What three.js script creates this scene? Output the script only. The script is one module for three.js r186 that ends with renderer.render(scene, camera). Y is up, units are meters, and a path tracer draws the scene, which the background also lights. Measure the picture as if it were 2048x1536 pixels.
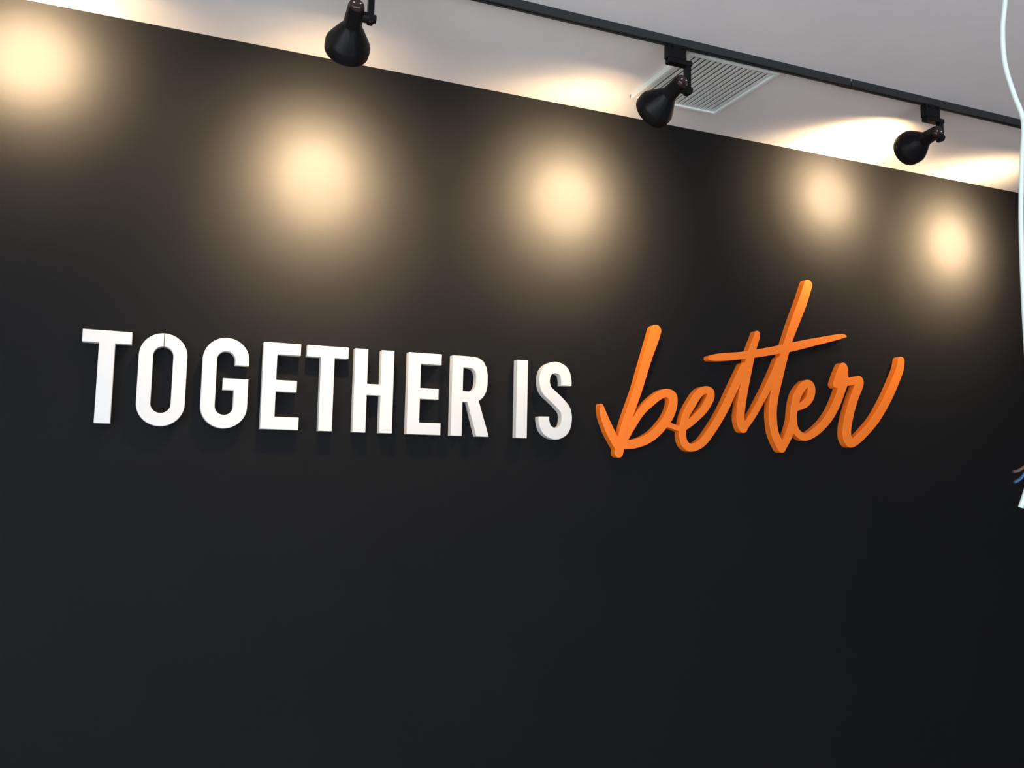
import * as THREE from 'three';
import { RoundedBoxGeometry } from 'three/addons/geometries/RoundedBoxGeometry.js';
import { mergeGeometries, mergeVertices, toCreasedNormals } from 'three/addons/utils/BufferGeometryUtils.js';
import { RectAreaLightUniformsLib } from 'three/addons/lights/RectAreaLightUniformsLib.js';

// ---------------------------------------------------------------- camera, sky, daylight, exposure
const scene = new THREE.Scene();
const camera = new THREE.PerspectiveCamera(47.58, 4 / 3, 0.05, 60);
camera.position.set(0, 1.552, 3.114);                          // hand-held, a little tilted, turned to the right
camera.rotation.set(0.1001, -0.3855, 0.0196, 'YXZ');
scene.add(camera);

const renderer = new THREE.WebGLRenderer({ antialias: true });
renderer.toneMapping = THREE.LinearToneMapping;
renderer.toneMappingExposure = 1.3;
renderer.shadowMap.enabled = true;
renderer.shadowMap.type = THREE.PCFSoftShadowMap;
RectAreaLightUniformsLib.init();

scene.background = new THREE.Color().setRGB(1.6, 1.9, 2.3);     // bright overcast sky, seen only through the windows

const CEILING = 3.053;                                          // room height
const ROOM = { x0: -3.2, x1: 6.4, z1: 6.2 };                    // the dark wall lies in z = 0
const WINDOWS = [                                               // storefront glazing, left of and behind the camera
  { wall: 'left', a0: 2.4, a1: 6.0, y0: 0.25, y1: 2.85, panes: 3, light: 3.2 },
  { wall: 'back', a0: -2.6, a1: 2.4, y0: 0.25, y1: 2.75, panes: 3, light: 2.0 },
];
const DAYLIGHT = new THREE.Color().setRGB(0.93, 0.97, 1.0);
for (const w of WINDOWS) {                                      // the sky's light in each opening
  const l = new THREE.RectAreaLight(DAYLIGHT, w.light, w.a1 - w.a0, w.y1 - w.y0);
  const mid = (w.a0 + w.a1) / 2, y = (w.y0 + w.y1) / 2;
  if (w.wall === 'left') { l.position.set(ROOM.x0 + 0.01, y, mid); l.lookAt(5, y, mid); }
  else { l.position.set(mid, y, ROOM.z1 - 0.01); l.lookAt(mid, y, 0); }
  l.name = 'window_daylight';
  scene.add(l);
}
const LAMP_COLOR = new THREE.Color().setRGB(1.0, 0.70, 0.39);   // warm reflector bulbs

// ---------------------------------------------------------------- helpers
let seed = 7;
const rnd = () => { seed = (seed * 1664525 + 1013904223) % 4294967296; return seed / 4294967296; };
const used = {};
function numbered(name) { const n = used[name] = (used[name] ?? -1) + 1; return n ? `${name}_${String(n).padStart(3, '0')}` : name; }
function part(name, geometry, material, parent) {
  const m = new THREE.Mesh(geometry, material);
  m.name = name; m.castShadow = m.receiveShadow = true;
  parent.add(m);
  return m;
}
function tag(o, label, category, group) { o.userData.label = label; o.userData.category = category; if (group) o.userData.group = group; return o; }
function thing(name, label, category, [x, y, z] = [0, 0, 0], group) {
  const g = new THREE.Group();
  g.name = numbered(name); g.position.set(x, y, z); scene.add(g);
  return tag(g, label, category, group);
}
function structure(name, geometry, material, label) {
  const m = part(name, geometry, material, scene);
  m.userData.kind = 'structure'; m.userData.label = label;
  return m;
}
function noise2(w, h, cells, out) {                              // tiling value noise, several octaves
  const a = new Float32Array(w * h); let amp = 1, sum = 0;
  for (const c of cells) {
    const g = Float32Array.from({ length: c * c }, rnd);
    for (let y = 0; y < h; y++) for (let x = 0; x < w; x++) {
      const fx = x / w * c, fy = y / h * c, ix = Math.floor(fx), iy = Math.floor(fy);
      let u = fx - ix, v = fy - iy; u = u * u * (3 - 2 * u); v = v * v * (3 - 2 * v);
      const at = (i, j) => g[(j % c) * c + (i % c)];
      a[y * w + x] += amp * ((at(ix, iy) * (1 - u) + at(ix + 1, iy) * u) * (1 - v) + (at(ix, iy + 1) * (1 - u) + at(ix + 1, iy + 1) * u) * v);
    }
    sum += amp; amp *= 0.7;
  }
  const d = new Uint8Array(w * h * 4);
  for (let i = 0; i < w * h; i++) { const c = out(a[i] / sum); d.set([c[0], c[1], c[2], 255], i * 4); }
  const t = new THREE.DataTexture(d, w, h, THREE.RGBAFormat);
  t.wrapS = t.wrapT = THREE.RepeatWrapping; t.magFilter = THREE.LinearFilter; t.minFilter = THREE.LinearMipmapLinearFilter; t.generateMipmaps = true; t.needsUpdate = true;
  return t;
}
const grey = (lo, hi) => (v) => { const g = Math.round(255 * (lo + (hi - lo) * v)); return [g, g, g]; };
const stipple = noise2(512, 512, [64, 128, 256], grey(0, 1));     // roller texture of paint, one tile a metre
const mottle = noise2(512, 512, [5, 11, 23, 47], grey(0.86, 1));  // unevenness of a painted surface
const faint = noise2(512, 512, [7, 19, 41], grey(0.965, 1));        // smooth ceiling paint
mottle.colorSpace = faint.colorSpace = THREE.SRGBColorSpace;
function sized(t, metres) { const c = t.clone(); c.repeat.set(1 / metres, 1 / metres); c.needsUpdate = true; return c; }

// ---------------------------------------------------------------- materials
const M = {
  darkWall: new THREE.MeshPhysicalMaterial({ color: new THREE.Color().setRGB(0.0060, 0.0062, 0.0073), specularIntensity: 0.33, roughness: 0.8, map: sized(mottle, 2.3), bumpMap: sized(stipple, 0.8), bumpScale: 0.00012 }),
  ceiling: new THREE.MeshStandardMaterial({ color: new THREE.Color().setRGB(0.82, 0.79, 0.785), roughness: 0.9, map: sized(faint, 2.7), bumpMap: sized(stipple, 1), bumpScale: 0.0002 }),
  plaster: new THREE.MeshStandardMaterial({ color: new THREE.Color().setRGB(0.38, 0.37, 0.36), roughness: 0.9, map: sized(mottle, 3.1) }),
  floor: new THREE.MeshStandardMaterial({ color: new THREE.Color().setRGB(0.62, 0.595, 0.575), roughness: 0.7, map: sized(mottle, 1.7) }),
  whitePaint: new THREE.MeshPhysicalMaterial({ color: new THREE.Color().setRGB(0.65, 0.645, 0.632), roughness: 0.55 }),
  orangePaint: new THREE.MeshPhysicalMaterial({ color: new THREE.Color().setRGB(0.88, 0.186, 0.011), roughness: 0.5 }),
  blackMetal: new THREE.MeshPhysicalMaterial({ color: new THREE.Color().setRGB(0.004, 0.004, 0.0045), specularIntensity: 0.32, roughness: 0.42 }),
  blackTrack: new THREE.MeshPhysicalMaterial({ color: new THREE.Color().setRGB(0.022, 0.024, 0.027), specularIntensity: 0.6, roughness: 0.5 }),
  blackSlot: new THREE.MeshStandardMaterial({ color: new THREE.Color().setRGB(0.005, 0.005, 0.005), roughness: 0.8 }),
  copper: new THREE.MeshStandardMaterial({ color: new THREE.Color().setRGB(0.7, 0.36, 0.2), roughness: 0.3, metalness: 1 }),
  redPlastic: new THREE.MeshPhysicalMaterial({ color: new THREE.Color().setRGB(0.016, 0.006, 0.006), roughness: 0.2 }),
  screw: new THREE.MeshStandardMaterial({ color: new THREE.Color().setRGB(0.6, 0.5, 0.48), roughness: 0.2, metalness: 1 }),
  bulb: new THREE.MeshStandardMaterial({ color: new THREE.Color().setRGB(0.9, 0.88, 0.8), roughness: 0.3, emissive: LAMP_COLOR, emissiveIntensity: 6 }),
  ventWhite: new THREE.MeshStandardMaterial({ color: new THREE.Color().setRGB(0.72, 0.76, 0.74), roughness: 0.5 }),
  galvanized: new THREE.MeshStandardMaterial({ color: new THREE.Color().setRGB(0.55, 0.56, 0.56), roughness: 0.5, metalness: 0.5 }),
  cable: new THREE.MeshPhysicalMaterial({ color: new THREE.Color().setRGB(0.50, 0.57, 0.545), roughness: 0.45 }),
  brownCore: new THREE.MeshPhysicalMaterial({ color: new THREE.Color().setRGB(0.055, 0.03, 0.018), roughness: 0.45 }),
  blueCore: new THREE.MeshPhysicalMaterial({ color: new THREE.Color().setRGB(0.007, 0.048, 0.14), roughness: 0.4 }),
  frameMetal: new THREE.MeshStandardMaterial({ color: new THREE.Color().setRGB(0.2, 0.2, 0.21), roughness: 0.4, metalness: 0.6 }),
  glass: new THREE.MeshPhysicalMaterial({ color: 0xffffff, roughness: 0.0, transmission: 1, thickness: 0, ior: 1.45 }),
};

// ---------------------------------------------------------------- the room
const T = 0.2;                                                   // wall thickness
function slab(x0, x1, y0, y1, z0, z1) {                          // a box with uv in metres
  const g = new THREE.BoxGeometry(x1 - x0, y1 - y0, z1 - z0);
  g.translate((x0 + x1) / 2, (y0 + y1) / 2, (z0 + z1) / 2);
  const p = g.attributes.position, n = g.attributes.normal, uv = g.attributes.uv;
  for (let i = 0; i < p.count; i++) {
    const ax = Math.abs(n.getX(i)), ay = Math.abs(n.getY(i));
    if (ax > 0.5) uv.setXY(i, p.getZ(i), p.getY(i)); else if (ay > 0.5) uv.setXY(i, p.getX(i), p.getZ(i)); else uv.setXY(i, p.getX(i), p.getY(i));
  }
  return g;
}
const { x0: X0, x1: X1, z1: Z1 } = ROOM;
structure('wall_front', slab(X0 - T, X1 + T, 0, CEILING, -T, 0), M.darkWall, 'dark charcoal painted feature wall behind the lettering');
const VENT = { x0: 1.668, x1: 2.066, z0: 0.200, z1: 0.612, d: 0.018, f: 0.018 };    // outline, drop and flange width of the ceiling vent
const rectangle = (Path, x0, x1, y0, y1) => { const p = new Path(); p.moveTo(x0, y0); p.lineTo(x1, y0); p.lineTo(x1, y1); p.lineTo(x0, y1); p.closePath(); return p; };
const overhead = rectangle(THREE.Shape, X0 - T, X1 + T, -T, Z1 + T);
overhead.holes.push(rectangle(THREE.Path, VENT.x0 + VENT.f, VENT.x1 - VENT.f, VENT.z0 + VENT.f, VENT.z1 - VENT.f));   // the duct opening
structure('ceiling', new THREE.ExtrudeGeometry(overhead, { depth: T, bevelEnabled: false }).rotateX(Math.PI / 2).translate(0, CEILING + T, 0), M.ceiling, 'white painted ceiling above the dark wall');
structure('floor', slab(X0 - T, X1 + T, -T, 0, -T, Z1 + T), M.floor, 'grey floor of the room');
structure('wall_right', slab(X1, X1 + T, 0, CEILING, 0, Z1), M.plaster, 'pale plaster wall at the far end of the dark wall');
function windowedWall(name, w, label) {                          // four slabs round the opening, joined into one wall
  const s = [];
  if (w.wall === 'left') {
    const b = (z0, z1, y0, y1) => s.push(slab(X0 - T, X0, y0, y1, z0, z1));
    b(0, w.a0, 0, CEILING); b(w.a1, Z1 + T, 0, CEILING); b(w.a0, w.a1, 0, w.y0); b(w.a0, w.a1, w.y1, CEILING);
  } else {
    const b = (x0, x1, y0, y1) => s.push(slab(x0, x1, y0, y1, Z1, Z1 + T));
    b(X0, w.a0, 0, CEILING); b(w.a1, X1 + T, 0, CEILING); b(w.a0, w.a1, 0, w.y0); b(w.a0, w.a1, w.y1, CEILING);
  }
  structure(name, mergeGeometries(s), M.plaster, label);
}
windowedWall('wall_left', WINDOWS[0], 'pale plaster wall with wide storefront window beside the dark wall');
windowedWall('wall_back', WINDOWS[1], 'pale plaster wall with storefront window opposite the dark wall');
WINDOWS.forEach((w, i) => {
  const g = new THREE.Group(); g.name = `window_${i + 1}`; scene.add(g);
  g.userData = { kind: 'structure', label: i ? 'storefront window opposite the dark wall' : 'storefront window in the left wall' };
  const d = 0.06, f = 0.05, bar = (a0, a1, y0, y1) => (w.wall === 'left' ? slab(X0 - T / 2 - d / 2, X0 - T / 2 + d / 2, y0, y1, a0, a1) : slab(a0, a1, y0, y1, Z1 + T / 2 - d / 2, Z1 + T / 2 + d / 2));
  part('window_frame', mergeGeometries([bar(w.a0, w.a1, w.y0, w.y0 + f), bar(w.a0, w.a1, w.y1 - f, w.y1), bar(w.a0, w.a0 + f, w.y0 + f, w.y1 - f), bar(w.a1 - f, w.a1, w.y0 + f, w.y1 - f)]), M.frameMetal, g);
  const step = (w.a1 - w.a0 - f) / w.panes;
  for (let k = 0; k < w.panes; k++) {
    const a = w.a0 + f + k * step, b = a + step - f;
    if (k) part('mullion', bar(a - f, a, w.y0 + f, w.y1 - f), M.frameMetal, g);
    const p = new THREE.PlaneGeometry(b - a, w.y1 - w.y0 - 2 * f);
    if (w.wall === 'left') p.rotateY(Math.PI / 2).translate(X0 - T / 2, (w.y0 + w.y1) / 2, (a + b) / 2); else p.rotateY(Math.PI).translate((a + b) / 2, (w.y0 + w.y1) / 2, Z1 + T / 2);
    part('glass_pane', p, M.glass, g);
  }
});
structure('baseboard_front', slab(X0, X1, 0, 0.09, 0, 0.014), M.darkWall, 'dark painted baseboard at the foot of the dark wall');

// ---------------------------------------------------------------- lettering
const BASE = 1.68, CAP = 0.3, FRONT = 0.038, BACK = 0.002;       // baseline height, cap height, letters stand proud of the wall
function extruded(shapes) {
  const bevel = 0.0012;
  const g = new THREE.ExtrudeGeometry(shapes, { depth: FRONT - BACK - 2 * bevel, bevelEnabled: true, bevelThickness: bevel, bevelSize: bevel, bevelOffset: -bevel, bevelSegments: 1, curveSegments: 20 });
  g.translate(0, 0, BACK + bevel);
  return toCreasedNormals(g, 0.5);
}
const poly = (pts) => { const s = new THREE.Shape(); pts.forEach(([x, y], i) => (i ? s.lineTo(x, y) : s.moveTo(x, y))); s.closePath(); return s; };
const arc = (cx, cy, r, a0, a1, n = 24) => Array.from({ length: n + 1 }, (_, i) => { const a = (a0 + (a1 - a0) * i / n) * Math.PI / 180; return [cx + r * Math.cos(a), cy + r * Math.sin(a)]; });
const glyphs = {
  T() { return poly([[0, 0.2597], [0.0495, 0.2597], [0.0495, 0], [0.097, 0], [0.097, 0.2597], [0.146, 0.2597], [0.146, CAP], [0, CAP]]); },
  O() {                                                           // two halves meeting in an open joint at the top
    const w = 0.149, r = w / 2, s = 0.0435, lo = -0.003, hi = 0.304, j = 0.0009;
    const out = [...arc(r, hi - r, r, 90 - 0.5, 0), ...arc(r, lo + r, r, 0, -180, 40), ...arc(r, hi - r, r, 180, 90.5)];
    const inn = [...arc(r, hi - r, r - s, 91, 180), ...arc(r, lo + r, r - s, 180, 360, 40), ...arc(r, hi - r, r - s, 0, 89)];
    out[0] = [r + j, hi]; out[out.length - 1] = [r - j, hi]; inn[0] = [r - j, hi - s]; inn[inn.length - 1] = [r + j, hi - s];
    return poly([...out, ...inn]);
  },
  G() {
    const w = 0.15, r = w / 2, s = 0.0455, lo = -0.003, hi = 0.304;
    return poly([...arc(r, hi - r, r, 0, 180, 40), ...arc(r, lo + r, r, 180, 360, 40), [w, 0.1665], [0.068, 0.1665], [0.068, 0.127], [w - s, 0.127],
      ...arc(r, lo + r, r - s, 360, 180, 30), ...arc(r, hi - r, r - s, 180, 0, 30), [w - s, 0.2125], [w, 0.2125]]);
  },
  E() { return poly([[0, 0], [0.1285, 0], [0.1285, 0.0435], [0.0465, 0.0435], [0.0465, 0.1305], [0.1175, 0.1305], [0.1175, 0.1705], [0.0465, 0.1705], [0.0465, 0.2595], [0.126, 0.2595], [0.126, CAP], [0, CAP]]); },
  H() { return poly([[0, 0], [0.0465, 0], [0.0465, 0.1345], [0.0965, 0.1345], [0.0965, 0], [0.143, 0], [0.143, CAP], [0.0965, CAP], [0.0965, 0.1745], [0.0465, 0.1745], [0.0465, CAP], [0, CAP]]); },
  R() {
    const s = poly([[0, 0], [0.043, 0], [0.043, 0.1275], [0.0625, 0.1275], [0.101, 0], [0.151, 0], [0.1075, 0.1335], ...[[0.124, 0.147], [0.136, 0.168], [0.1415, 0.196], [0.1415, 0.232], [0.136, 0.262], [0.123, 0.284], [0.104, 0.296], [0.082, CAP]], [0, CAP]]);
    const h = new THREE.Path(); [[0.043, 0.1675], [0.043, 0.257], [0.07, 0.257], [0.083, 0.253], [0.0915, 0.243], [0.0955, 0.228], [0.0955, 0.199], [0.0915, 0.183], [0.083, 0.172], [0.07, 0.1675]].forEach(([x, y], i) => (i ? h.lineTo(x, y) : h.moveTo(x, y)));
    s.holes.push(h); return s;
  },
  I() { return poly([[0, 0], [0.0455, 0], [0.0455, CAP], [0, CAP]]); },
  S() {
    const c = new THREE.CatmullRomCurve3([[0.1165, 0.211], [0.1163, 0.233], [0.105, 0.266], [0.0705, 0.2805], [0.036, 0.267], [0.0225, 0.231], [0.032, 0.192], [0.062, 0.165], [0.092, 0.14], [0.1155, 0.112], [0.1195, 0.072], [0.107, 0.0365], [0.0715, 0.0213], [0.036, 0.0365], [0.0227, 0.070], [0.0222, 0.0865]].map(([x, y]) => new THREE.Vector3(x, y, 0)), false, 'centripetal');
    const L = [], Rr = [], n = 90;
    for (let i = 0; i <= n; i++) { const p = c.getPointAt(i / n), t = c.getTangentAt(i / n); L.push([p.x - t.y * 0.0226, p.y + t.x * 0.0226]); Rr.unshift([p.x + t.y * 0.0226, p.y - t.x * 0.0226]); }
    return poly([...L, ...Rr]);
  },
};
for (const [ch, x, label] of [
  ['T', -0.2385, 'large white letter T at the start of the word TOGETHER'],
  ['O', -0.0692, 'white oval letter O with a fine joint line at its top'],
  ['G', 0.1285, 'white letter G between the O and the first E'],
  ['E', 0.3240, 'white letter E between the G and a letter T'],
  ['T', 0.4715, 'white letter T between an E and the letter H'],
  ['H', 0.6415, 'white letter H of the word TOGETHER'],
  ['E', 0.8390, 'white letter E between the H and the R'],
  ['R', 1.0075, 'white letter R at the end of the word TOGETHER'],
  ['I', 1.2685, 'plain white upright bar letter I of the word IS'],
  ['S', 1.3627, 'curved white letter S next to the orange script word'],
]) {
  const m = part(numbered(`letter_${ch.toLowerCase()}`), extruded(glyphs[ch]()), M.whitePaint, scene);
  m.position.set(x, BASE, 0);
  tag(m, label, 'letter', 'white block letters on the dark wall');
}
// the script word: brush strokes as [x, y, half width] in metres on the wall, joined into one outline
const STROKES = [
  [[1.8872, 2.1435, 0.0246], [1.8801, 2.1200, 0.0244], [1.8437, 2.0177, 0.0208], [1.8021, 1.8918, 0.0194], [1.7475, 1.7473, 0.0192], [1.7163, 1.6339, 0.0191]],
  [[1.6359, 1.8208, 0.0079], [1.6401, 1.8030, 0.0124], [1.6494, 1.7755, 0.0163], [1.6759, 1.7206, 0.0190], [1.7023, 1.6775, 0.0190], [1.7162, 1.6559, 0.0179]],
  [[1.7275, 1.6662, 0.0154], [1.7501, 1.7031, 0.0155], [1.7770, 1.7454, 0.0160], [1.8206, 1.8054, 0.0163], [1.8782, 1.8560, 0.0172], [1.9108, 1.8780, 0.0173], [1.9395, 1.8867, 0.0178], [1.9660, 1.8756, 0.0212], [1.9708, 1.8510, 0.0204], [1.9576, 1.8048, 0.0210], [1.9313, 1.7646, 0.0201], [1.8856, 1.7186, 0.0194], [1.8429, 1.6915, 0.0192], [1.7879, 1.6731, 0.0187], [1.7435, 1.6679, 0.0180]],
  [[1.9397, 1.7587, 0.0112], [1.9613, 1.7519, 0.0112], [1.9864, 1.7452, 0.0112], [2.0097, 1.7386, 0.0113]],
  [[2.0169, 1.7451, 0.0151], [2.0492, 1.7658, 0.0164], [2.0854, 1.7940, 0.0167], [2.1217, 1.8277, 0.0178], [2.1412, 1.8549, 0.0182], [2.1551, 1.8831, 0.0189], [2.1544, 1.9022, 0.0178], [2.1331, 1.9103, 0.0158], [2.1014, 1.8962, 0.0176], [2.0610, 1.8448, 0.0185], [2.0330, 1.7997, 0.0171], [2.0235, 1.7671, 0.0174], [2.0157, 1.7305, 0.0170], [2.0184, 1.6990, 0.0170], [2.0291, 1.6776, 0.0175], [2.0520, 1.6648, 0.0167], [2.0878, 1.6731, 0.0171], [2.1220, 1.6962, 0.0181], [2.1492, 1.7277, 0.0187], [2.1790, 1.7658, 0.0190], [2.2118, 1.8143, 0.0192], [2.2339, 1.8502, 0.0195], [2.2613, 1.9016, 0.0193], [2.3011, 1.9745, 0.0185], [2.3254, 2.0215, 0.0174]],
  [[2.3978, 2.1687, 0.0144], [2.3951, 2.1575, 0.0154], [2.3706, 2.0964, 0.0186], [2.3489, 2.0186, 0.0206], [2.3272, 1.9313, 0.0212], [2.3109, 1.8463, 0.0206], [2.3061, 1.7959, 0.0207], [2.3128, 1.7688, 0.0213], [2.3205, 1.7573, 0.0222]],
  [[2.3205, 1.7573, 0.0199], [2.3362, 1.7718, 0.0166], [2.3599, 1.7981, 0.0155], [2.3816, 1.8271, 0.0154], [2.4121, 1.8737, 0.0160], [2.4438, 1.9235, 0.0170], [2.4702, 1.9669, 0.0184], [2.4978, 2.0170, 0.0193], [2.5172, 2.0580, 0.0195]],
  [[2.6792, 2.4150, 0.0231], [2.6454, 2.3285, 0.0241], [2.6078, 2.2482, 0.0232], [2.5664, 2.1528, 0.0205], [2.5308, 2.0545, 0.0219], [2.5066, 1.9756, 0.0225], [2.4869, 1.9065, 0.0219], [2.4772, 1.8426, 0.0210], [2.4770, 1.8033, 0.0208], [2.4848, 1.7471, 0.0201], [2.5017, 1.7086, 0.0205], [2.5227, 1.6784, 0.0222]],
  [[2.5227, 1.6788, 0.0213], [2.5530, 1.7178, 0.0186], [2.5712, 1.7554, 0.0192], [2.5840, 1.7930, 0.0182], [2.5902, 1.8362, 0.0183], [2.5990, 1.8768, 0.0195], [2.6134, 1.9140, 0.0204], [2.6340, 1.9429, 0.0193], [2.6627, 1.9657, 0.0174], [2.6849, 1.9602, 0.0194], [2.6910, 1.9393, 0.0203], [2.6834, 1.9098, 0.0201], [2.6649, 1.8855, 0.0185], [2.6388, 1.8687, 0.0166], [2.6042, 1.8549, 0.0135]],
  [[2.5900, 1.8234, 0.0165], [2.5912, 1.7790, 0.0178], [2.6030, 1.7522, 0.0179], [2.6242, 1.7357, 0.0171], [2.6510, 1.7280, 0.0165], [2.7002, 1.7481, 0.0181], [2.7416, 1.7767, 0.0191], [2.7803, 1.8135, 0.0200], [2.8122, 1.8547, 0.0207], [2.8381, 1.8990, 0.0213], [2.8587, 1.9437, 0.0217], [2.8748, 1.9901, 0.0244], [2.8776, 2.0452, 0.0233]],
  [[2.8320, 1.9740, 0.0190], [2.8506, 2.0047, 0.0246], [2.8739, 2.0495, 0.0242]],
  [[2.8776, 1.9857, 0.0193], [2.9097, 1.9898, 0.0182], [2.9450, 1.9953, 0.0184], [2.9656, 1.9942, 0.0241], [2.9637, 1.9768, 0.0236], [2.9435, 1.9356, 0.0225], [2.9342, 1.9163, 0.0226], [2.9137, 1.8653, 0.0227], [2.8966, 1.8119, 0.0236], [2.8885, 1.7745, 0.0238], [2.8879, 1.7399, 0.0246], [2.9018, 1.7144, 0.0240], [2.9232, 1.7128, 0.0195], [2.9534, 1.7302, 0.0201], [3.0027, 1.7693, 0.0201], [3.0512, 1.8149, 0.0206], [3.0941, 1.8672, 0.0216], [3.1375, 1.9297, 0.0228], [3.1804, 2.0025, 0.0225], [3.2133, 2.0655, 0.0217], [3.2229, 2.1047, 0.0206]],
  [[2.1537, 2.0468, 0.0112], [2.1816, 2.0508, 0.0149], [2.2139, 2.0552, 0.0166], [2.3146, 2.0685, 0.0162], [2.4386, 2.0924, 0.0175], [2.5234, 2.1108, 0.0182], [2.5865, 2.1256, 0.0199], [2.6744, 2.1480, 0.0179], [2.7633, 2.1698, 0.0152], [2.8535, 2.1918, 0.0120], [2.8786, 2.1970, 0.0086], [2.8911, 2.1966, 0.0053]],];
function outlineOf(strokes) {
  const caps = [];
  for (const s of strokes) {
    const c = new THREE.CatmullRomCurve3(s.map(([x, y, r]) => new THREE.Vector3(x, y, r)), false, 'centripetal');
    const n = (s.length - 1) * 7, p = c.getPoints(n);
    for (let i = 0; i < n; i++) caps.push([p[i].x, p[i].y, p[i].z, p[i + 1].x, p[i + 1].y, p[i + 1].z]);
  }
  const h = 0.0025, x0 = 1.58, y0 = 1.58, nx = Math.ceil(1.75 / h), ny = Math.ceil(0.95 / h);
  const f = new Float32Array(nx * ny).fill(1);
  for (const [ax, ay, ar, bx, by, br] of caps) {
    const rr = Math.max(ar, br) + 3 * h, dx = bx - ax, dy = by - ay, dd = dx * dx + dy * dy || 1e-12;
    const i0 = Math.max(0, Math.floor((Math.min(ax, bx) - rr - x0) / h)), i1 = Math.min(nx - 1, Math.ceil((Math.max(ax, bx) + rr - x0) / h));
    const j0 = Math.max(0, Math.floor((Math.min(ay, by) - rr - y0) / h)), j1 = Math.min(ny - 1, Math.ceil((Math.max(ay, by) + rr - y0) / h));
    for (let j = j0; j <= j1; j++) for (let i = i0; i <= i1; i++) {
      const px = x0 + i * h - ax, py = y0 + j * h - ay, t = Math.min(1, Math.max(0, (px * dx + py * dy) / dd));
      const d = Math.hypot(px - t * dx, py - t * dy) - (ar + (br - ar) * t);
      if (d < f[j * nx + i]) f[j * nx + i] = d;
    }
  }
  // marching squares; the inside lies to the left of each step
  const next = new Map(), key = (i, j, v) => (j * nx + i) * 2 + v, at = new Map();
  const cross = (i, j, v) => { const k = key(i, j, v); if (!at.has(k)) { const a = f[j * nx + i], b = v ? f[(j + 1) * nx + i] : f[j * nx + i + 1], t = a / (a - b); at.set(k, [x0 + (i + (v ? 0 : t)) * h, y0 + (j + (v ? t : 0)) * h]); } return k; };
  for (let j = 0; j < ny - 1; j++) for (let i = 0; i < nx - 1; i++) {
    const a = f[j * nx + i] < 0, b = f[j * nx + i + 1] < 0, c = f[(j + 1) * nx + i + 1] < 0, d = f[(j + 1) * nx + i] < 0, m = a + 2 * b + 4 * c + 8 * d;
    if (!m || m === 15) continue;
    const B = () => cross(i, j, 0), R = () => cross(i + 1, j, 1), Tt = () => cross(i, j + 1, 0), L = () => cross(i, j, 1), go = (p, q) => next.set(p, q);
    ({ 1: () => go(B(), L()), 2: () => go(R(), B()), 3: () => go(R(), L()), 4: () => go(Tt(), R()), 5: () => { go(B(), L()); go(Tt(), R()); }, 6: () => go(Tt(), B()), 7: () => go(Tt(), L()), 8: () => go(L(), Tt()), 9: () => go(B(), Tt()), 10: () => { go(R(), B()); go(L(), Tt()); }, 11: () => go(R(), Tt()), 12: () => go(L(), R()), 13: () => go(B(), R()), 14: () => go(L(), B()) })[m]();
  }
  const loops = [];
  while (next.size) {
    const start = next.keys().next().value, pts = []; let k = start;
    while (next.has(k)) { pts.push(at.get(k)); const q = next.get(k); next.delete(k); k = q; }
    let p = pts.filter((q, i) => { const o = pts[(i + 1) % pts.length]; return Math.hypot(q[0] - o[0], q[1] - o[1]) > h * 0.3; });
    let area = 0; p.forEach((q, i) => { const o = p[(i + 1) % p.length]; area += q[0] * o[1] - o[0] * q[1]; });
    if (p.length > 6 && Math.abs(area) > 4e-5) loops.push({ p, area });
  }
  loops.sort((q, o) => Math.abs(o.area) - Math.abs(q.area));
  const outer = poly(loops[0].p);
  for (const { p } of loops.slice(1)) { const hole = new THREE.Path(); p.forEach(([x, y], i) => (i ? hole.lineTo(x, y) : hole.moveTo(x, y))); outer.holes.push(hole); }
  return outer;
}
const word = part('script_word', extruded(outlineOf(STROKES)), M.orangePaint, scene);
tag(word, 'orange cut-out brush script word better beside the white letters', 'sign');

// ---------------------------------------------------------------- lighting track under the ceiling
const TRACK_Z = 0.65, TRACK_W = 0.024, TRACK_H = 0.027, TRACK_Y = CEILING - TRACK_H;
{
  const t = thing('lighting_track', 'long black lighting track under the ceiling parallel to the dark wall', 'track', [0, TRACK_Y, TRACK_Z]);
  const section = (x0, x1) => {                                  // a channel open below: two lips and a dark slot
    const s = new THREE.Shape(), w = TRACK_W / 2, hh = TRACK_H;
    [[-w, 0], [-0.0045, 0], [-0.0045, 0.004], [-0.0085, 0.004], [-0.0085, hh - 0.004], [0.0085, hh - 0.004], [0.0085, 0.004], [0.0045, 0.004], [0.0045, 0], [w, 0], [w, hh], [-w, hh]].forEach(([x, y], i) => (i ? s.lineTo(x, y) : s.moveTo(x, y)));
    const g = new THREE.ExtrudeGeometry(s, { depth: x1 - x0, bevelEnabled: false });
    return g.rotateY(Math.PI / 2).translate(x0, 0, 0);
  };
  part('rail', section(-2.4, 2.352), M.blackTrack, t);
  part('rail', section(2.356, 4.6), M.blackTrack, t);
  part('joint_cover', new THREE.BoxGeometry(0.1, 0.0015, TRACK_W - 0.002).translate(2.35, -0.0006, 0), M.blackMetal, t);
  part('joint_clip', new THREE.BoxGeometry(0.006, 0.009, 0.0012).translate(2.353, TRACK_H - 0.006, TRACK_W / 2), M.screw, t);
}

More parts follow.
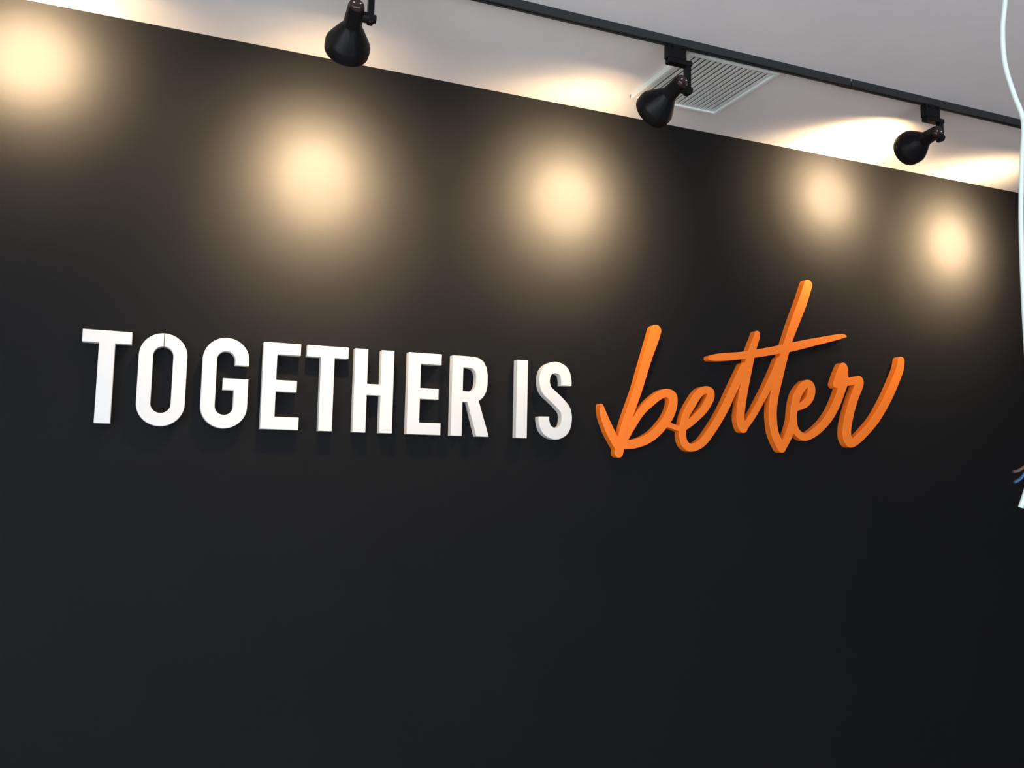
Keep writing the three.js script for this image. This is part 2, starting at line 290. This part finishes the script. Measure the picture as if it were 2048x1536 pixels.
// ---------------------------------------------------------------- track spotlights
const lathe = (pts, n = 48) => new THREE.LatheGeometry(pts.map(([r, y]) => new THREE.Vector2(r, y)), n);
const ARM_X = 0.042;                                             // the arm stands beside the neck
const G = {                                                      // head along +y: back end at -0.045, mouth at 0.135
  endCap: toCreasedNormals(lathe([[0, -0.046], [0.010, -0.0455], [0.018, -0.043], [0.0222, -0.038], [0.0238, -0.031], [0.0238, -0.028], [0, -0.028]]), 0.7),
  neck: toCreasedNormals(lathe([[0, -0.030], [0.0245, -0.030], [0.0262, 0.0], [0.0285, 0.036], [0.030, 0.044], [0.0, 0.044]]), 0.7),
  shade: toCreasedNormals(lathe([[0.029, 0.034], [0.032, 0.041], [0.039, 0.051], [0.052, 0.073], [0.0645, 0.0945], [0.0682, 0.1025], [0.0692, 0.110], [0.0685, 0.128], [0.068, 0.133], [0.067, 0.135], [0.0655, 0.133], [0.0665, 0.110], [0.0625, 0.0955], [0.050, 0.0745], [0.037, 0.053], [0.03, 0.046], [0.0, 0.046]]), 0.6),
  bulb: lathe([[0, 0.090], [0.03, 0.089], [0.043, 0.0865], [0.049, 0.082], [0.043, 0.072], [0.028, 0.056], [0, 0.05]], 40),
  screw: new THREE.SphereGeometry(0.0036, 14, 10).scale(1, 0.7, 1),
  adapter: new RoundedBoxGeometry(0.072, 0.05, 0.032, 2, 0.003),
  lever: new RoundedBoxGeometry(0.012, 0.006, 0.008, 2, 0.002),
  bracket: new RoundedBoxGeometry(0.092, 0.018, 0.03, 2, 0.003),
  knuckle: new THREE.CylinderGeometry(0.0155, 0.0155, 0.022, 28).rotateZ(Math.PI / 2),
  knob: new THREE.CylinderGeometry(0.0135, 0.012, 0.010, 20).rotateZ(Math.PI / 2),
};
function trackSpot(x, drop, aim, power, label) {
  const pivot = new THREE.Vector3(x, CEILING - drop, TRACK_Z);
  const t = thing('track_spotlight', label, 'spotlight', [x, TRACK_Y, TRACK_Z], 'black spotlights on the lighting track');
  part('track_adapter', G.adapter, M.blackMetal, t).position.set(0, -0.025, 0);
  for (const s of [-1, 1]) part('adapter_lever', G.lever, M.blackMetal, t).position.set(s * 0.022, -0.012, 0.018);
  part('bracket', G.bracket, M.blackMetal, t).position.set(0.014, -0.058, 0);
  const len = pivot.y - 0.018 - (TRACK_Y - 0.05);
  part('arm', new RoundedBoxGeometry(0.018, -len, 0.026, 2, 0.004), M.blackMetal, t).position.set(ARM_X + 0.006, -0.05 + len / 2, 0);
  part('knuckle', G.knuckle, M.blackMetal, t).position.set(ARM_X - 0.012, pivot.y - TRACK_Y, 0);
  part('knob', G.knob, M.blackMetal, t).position.set(ARM_X + 0.017, pivot.y - TRACK_Y, 0);
  const head = new THREE.Group(); head.name = 'lamp_head'; t.add(head);
  head.position.set(0, pivot.y - TRACK_Y, 0);
  const dir = new THREE.Vector3(...aim).sub(pivot).normalize();
  const side = new THREE.Vector3(0, 1, 0).cross(dir).normalize(), up = dir.clone().cross(side);
  head.quaternion.setFromRotationMatrix(new THREE.Matrix4().makeBasis(side.clone().negate(), dir, up));
  part('neck', G.neck, M.blackMetal, head);
  part('shade', G.shade, M.blackMetal, head);
  part('end_cap', G.endCap, M.redPlastic, head);
  part('bulb', G.bulb, M.bulb, head);
  for (const s of [-1, 1]) part('screw', G.screw, M.screw, head).position.set(s * 0.0095, -0.0455, -0.003);
  const at = pivot.clone().addScaledVector(dir, 0.098), to = pivot.clone().addScaledVector(dir, 1);
  for (const [angle, penumbra, cd] of [[17, 1, 30], [26, 1, 24], [37, 1, 18], [58, 1, 7.8], [74, 0.35, 0.8]]) {   // hot core, field and open spill of a reflector bulb
    const l = new THREE.SpotLight(LAMP_COLOR, cd * power, 0, angle * Math.PI / 180, penumbra, 2);
    l.name = 'reflector_bulb'; l.position.copy(at); l.target.position.copy(to);
    l.castShadow = true; l.shadow.radius = 2.0; l.shadow.mapSize.set(1024, 1024); l.shadow.camera.near = 0.02; l.shadow.bias = -0.0005;
    scene.add(l, l.target);
  }
}
trackSpot(-0.47, 0.165, [-0.455, 2.86, 0], 1.0, 'black track spotlight washing the wall above the letters TO');
trackSpot(0.473, 0.164, [0.487, 2.585, 0], 1.08, 'black track spotlight hanging low, aimed down above the letters ETH');
trackSpot(1.585, 0.176, [1.485, 2.653, 0], 1.0, 'black track spotlight in front of the ceiling air vent');
trackSpot(2.765, 0.148, [2.845, 2.858, 0], 0.85, 'black track spotlight beyond the rail joint, aimed level at the wall');
trackSpot(3.72, 0.165, [3.61, 2.717, 0], 1.0, 'black track spotlight at the far end of the rail, right of script word');

// ---------------------------------------------------------------- air vent
{
  const { x0, x1, z0, z1, d, f } = VENT;
  const v = thing('air_vent', 'white square louvred air vent on the ceiling behind the lighting track', 'vent', [(x0 + x1) / 2, CEILING, (z0 + z1) / 2]);
  const w = (x1 - x0) / 2, h = (z1 - z0) / 2;
  const s = poly([[-w, -h], [w, -h], [w, h], [-w, h]]), o = new THREE.Path();
  [[-w + f, -h + f], [-w + f, h - f], [w - f, h - f], [w - f, -h + f]].forEach(([x, y], i) => (i ? o.lineTo(x, y) : o.moveTo(x, y)));
  s.holes.push(o);
  const g = new THREE.ExtrudeGeometry(s, { depth: d - 0.004, bevelEnabled: true, bevelThickness: 0.004, bevelSize: 0.004, bevelOffset: -0.004, bevelSegments: 2 });
  part('frame', g.rotateX(Math.PI / 2), M.ventWhite, v);
  const dw = 2 * (w - f), dh = 2 * (h - f), up = T + 0.1, wall = 0.001;   // sheet metal duct above the louvres
  part('duct', mergeGeometries([new THREE.BoxGeometry(wall, up, dh).translate(-dw / 2 + wall, up / 2, 0), new THREE.BoxGeometry(wall, up, dh).translate(dw / 2 - wall, up / 2, 0),
    new THREE.BoxGeometry(dw, up, wall).translate(0, up / 2, -dh / 2 + wall), new THREE.BoxGeometry(dw, up, wall).translate(0, up / 2, dh / 2 - wall), new THREE.BoxGeometry(dw, wall, dh).translate(0, up, 0)]), M.galvanized, v);
  const n = 16, pitch = 2 * (w - f) / n, slat = new THREE.BoxGeometry(0.0172, 0.0016, 2 * (h - f));
  slat.rotateZ(0.12);
  for (let i = 0; i < n; i++) part('slat', slat, M.ventWhite, v).position.set(-w + f + (i + 0.5) * pitch, -0.0115, 0);
}

// ---------------------------------------------------------------- loose cable hanging from the ceiling
{
  const tube = (pts, r, n = 80) => new THREE.TubeGeometry(new THREE.CatmullRomCurve3(pts.map((p) => new THREE.Vector3(...p))), n, r, 14);
  const c = thing('hanging_cable', 'loose white electrical cable hanging from the ceiling with bare coloured cores', 'cable', [1.30, CEILING, 2.15]);
  const rel = (pts) => pts.map(([x, y, z]) => [x - 1.30, y - CEILING, z - 2.15]);
  part('sheath', tube(rel([[1.30, CEILING, 2.15], [1.318, 2.85, 2.14], [1.322, 2.6, 2.12], [1.3102, 2.3762, 2.1085], [1.3091, 2.3247, 2.1024], [1.3165, 2.2649, 2.0989], [1.3337, 2.2138, 2.1004], [1.3504, 2.1713, 2.1026], [1.3524, 2.0941, 2.095], [1.3573, 1.9913, 2.0858], [1.3685, 1.8629, 2.0765], [1.3834, 1.726, 2.0677], [1.3950, 1.6234, 2.0608], [1.3975, 1.5848, 2.0578]]), 0.0041, 160), M.cable, c);
  part('brown_core', tube(rel([[1.3975, 1.592, 2.058], [1.389, 1.580, 2.053], [1.378, 1.571, 2.048], [1.3674, 1.5680, 2.0442]]), 0.0026, 24), M.brownCore, c);
  part('blue_core', tube(rel([[1.3975, 1.590, 2.058], [1.391, 1.572, 2.053], [1.381, 1.556, 2.047], [1.3709, 1.5500, 2.0434]]), 0.0026, 24), M.blueCore, c);
  part('white_core', tube(rel([[1.3975, 1.590, 2.058], [1.3965, 1.56, 2.054], [1.391, 1.53, 2.048], [1.3845, 1.5074, 2.0438]]), 0.0046, 24), M.cable, c);
}
renderer.render(scene, camera);
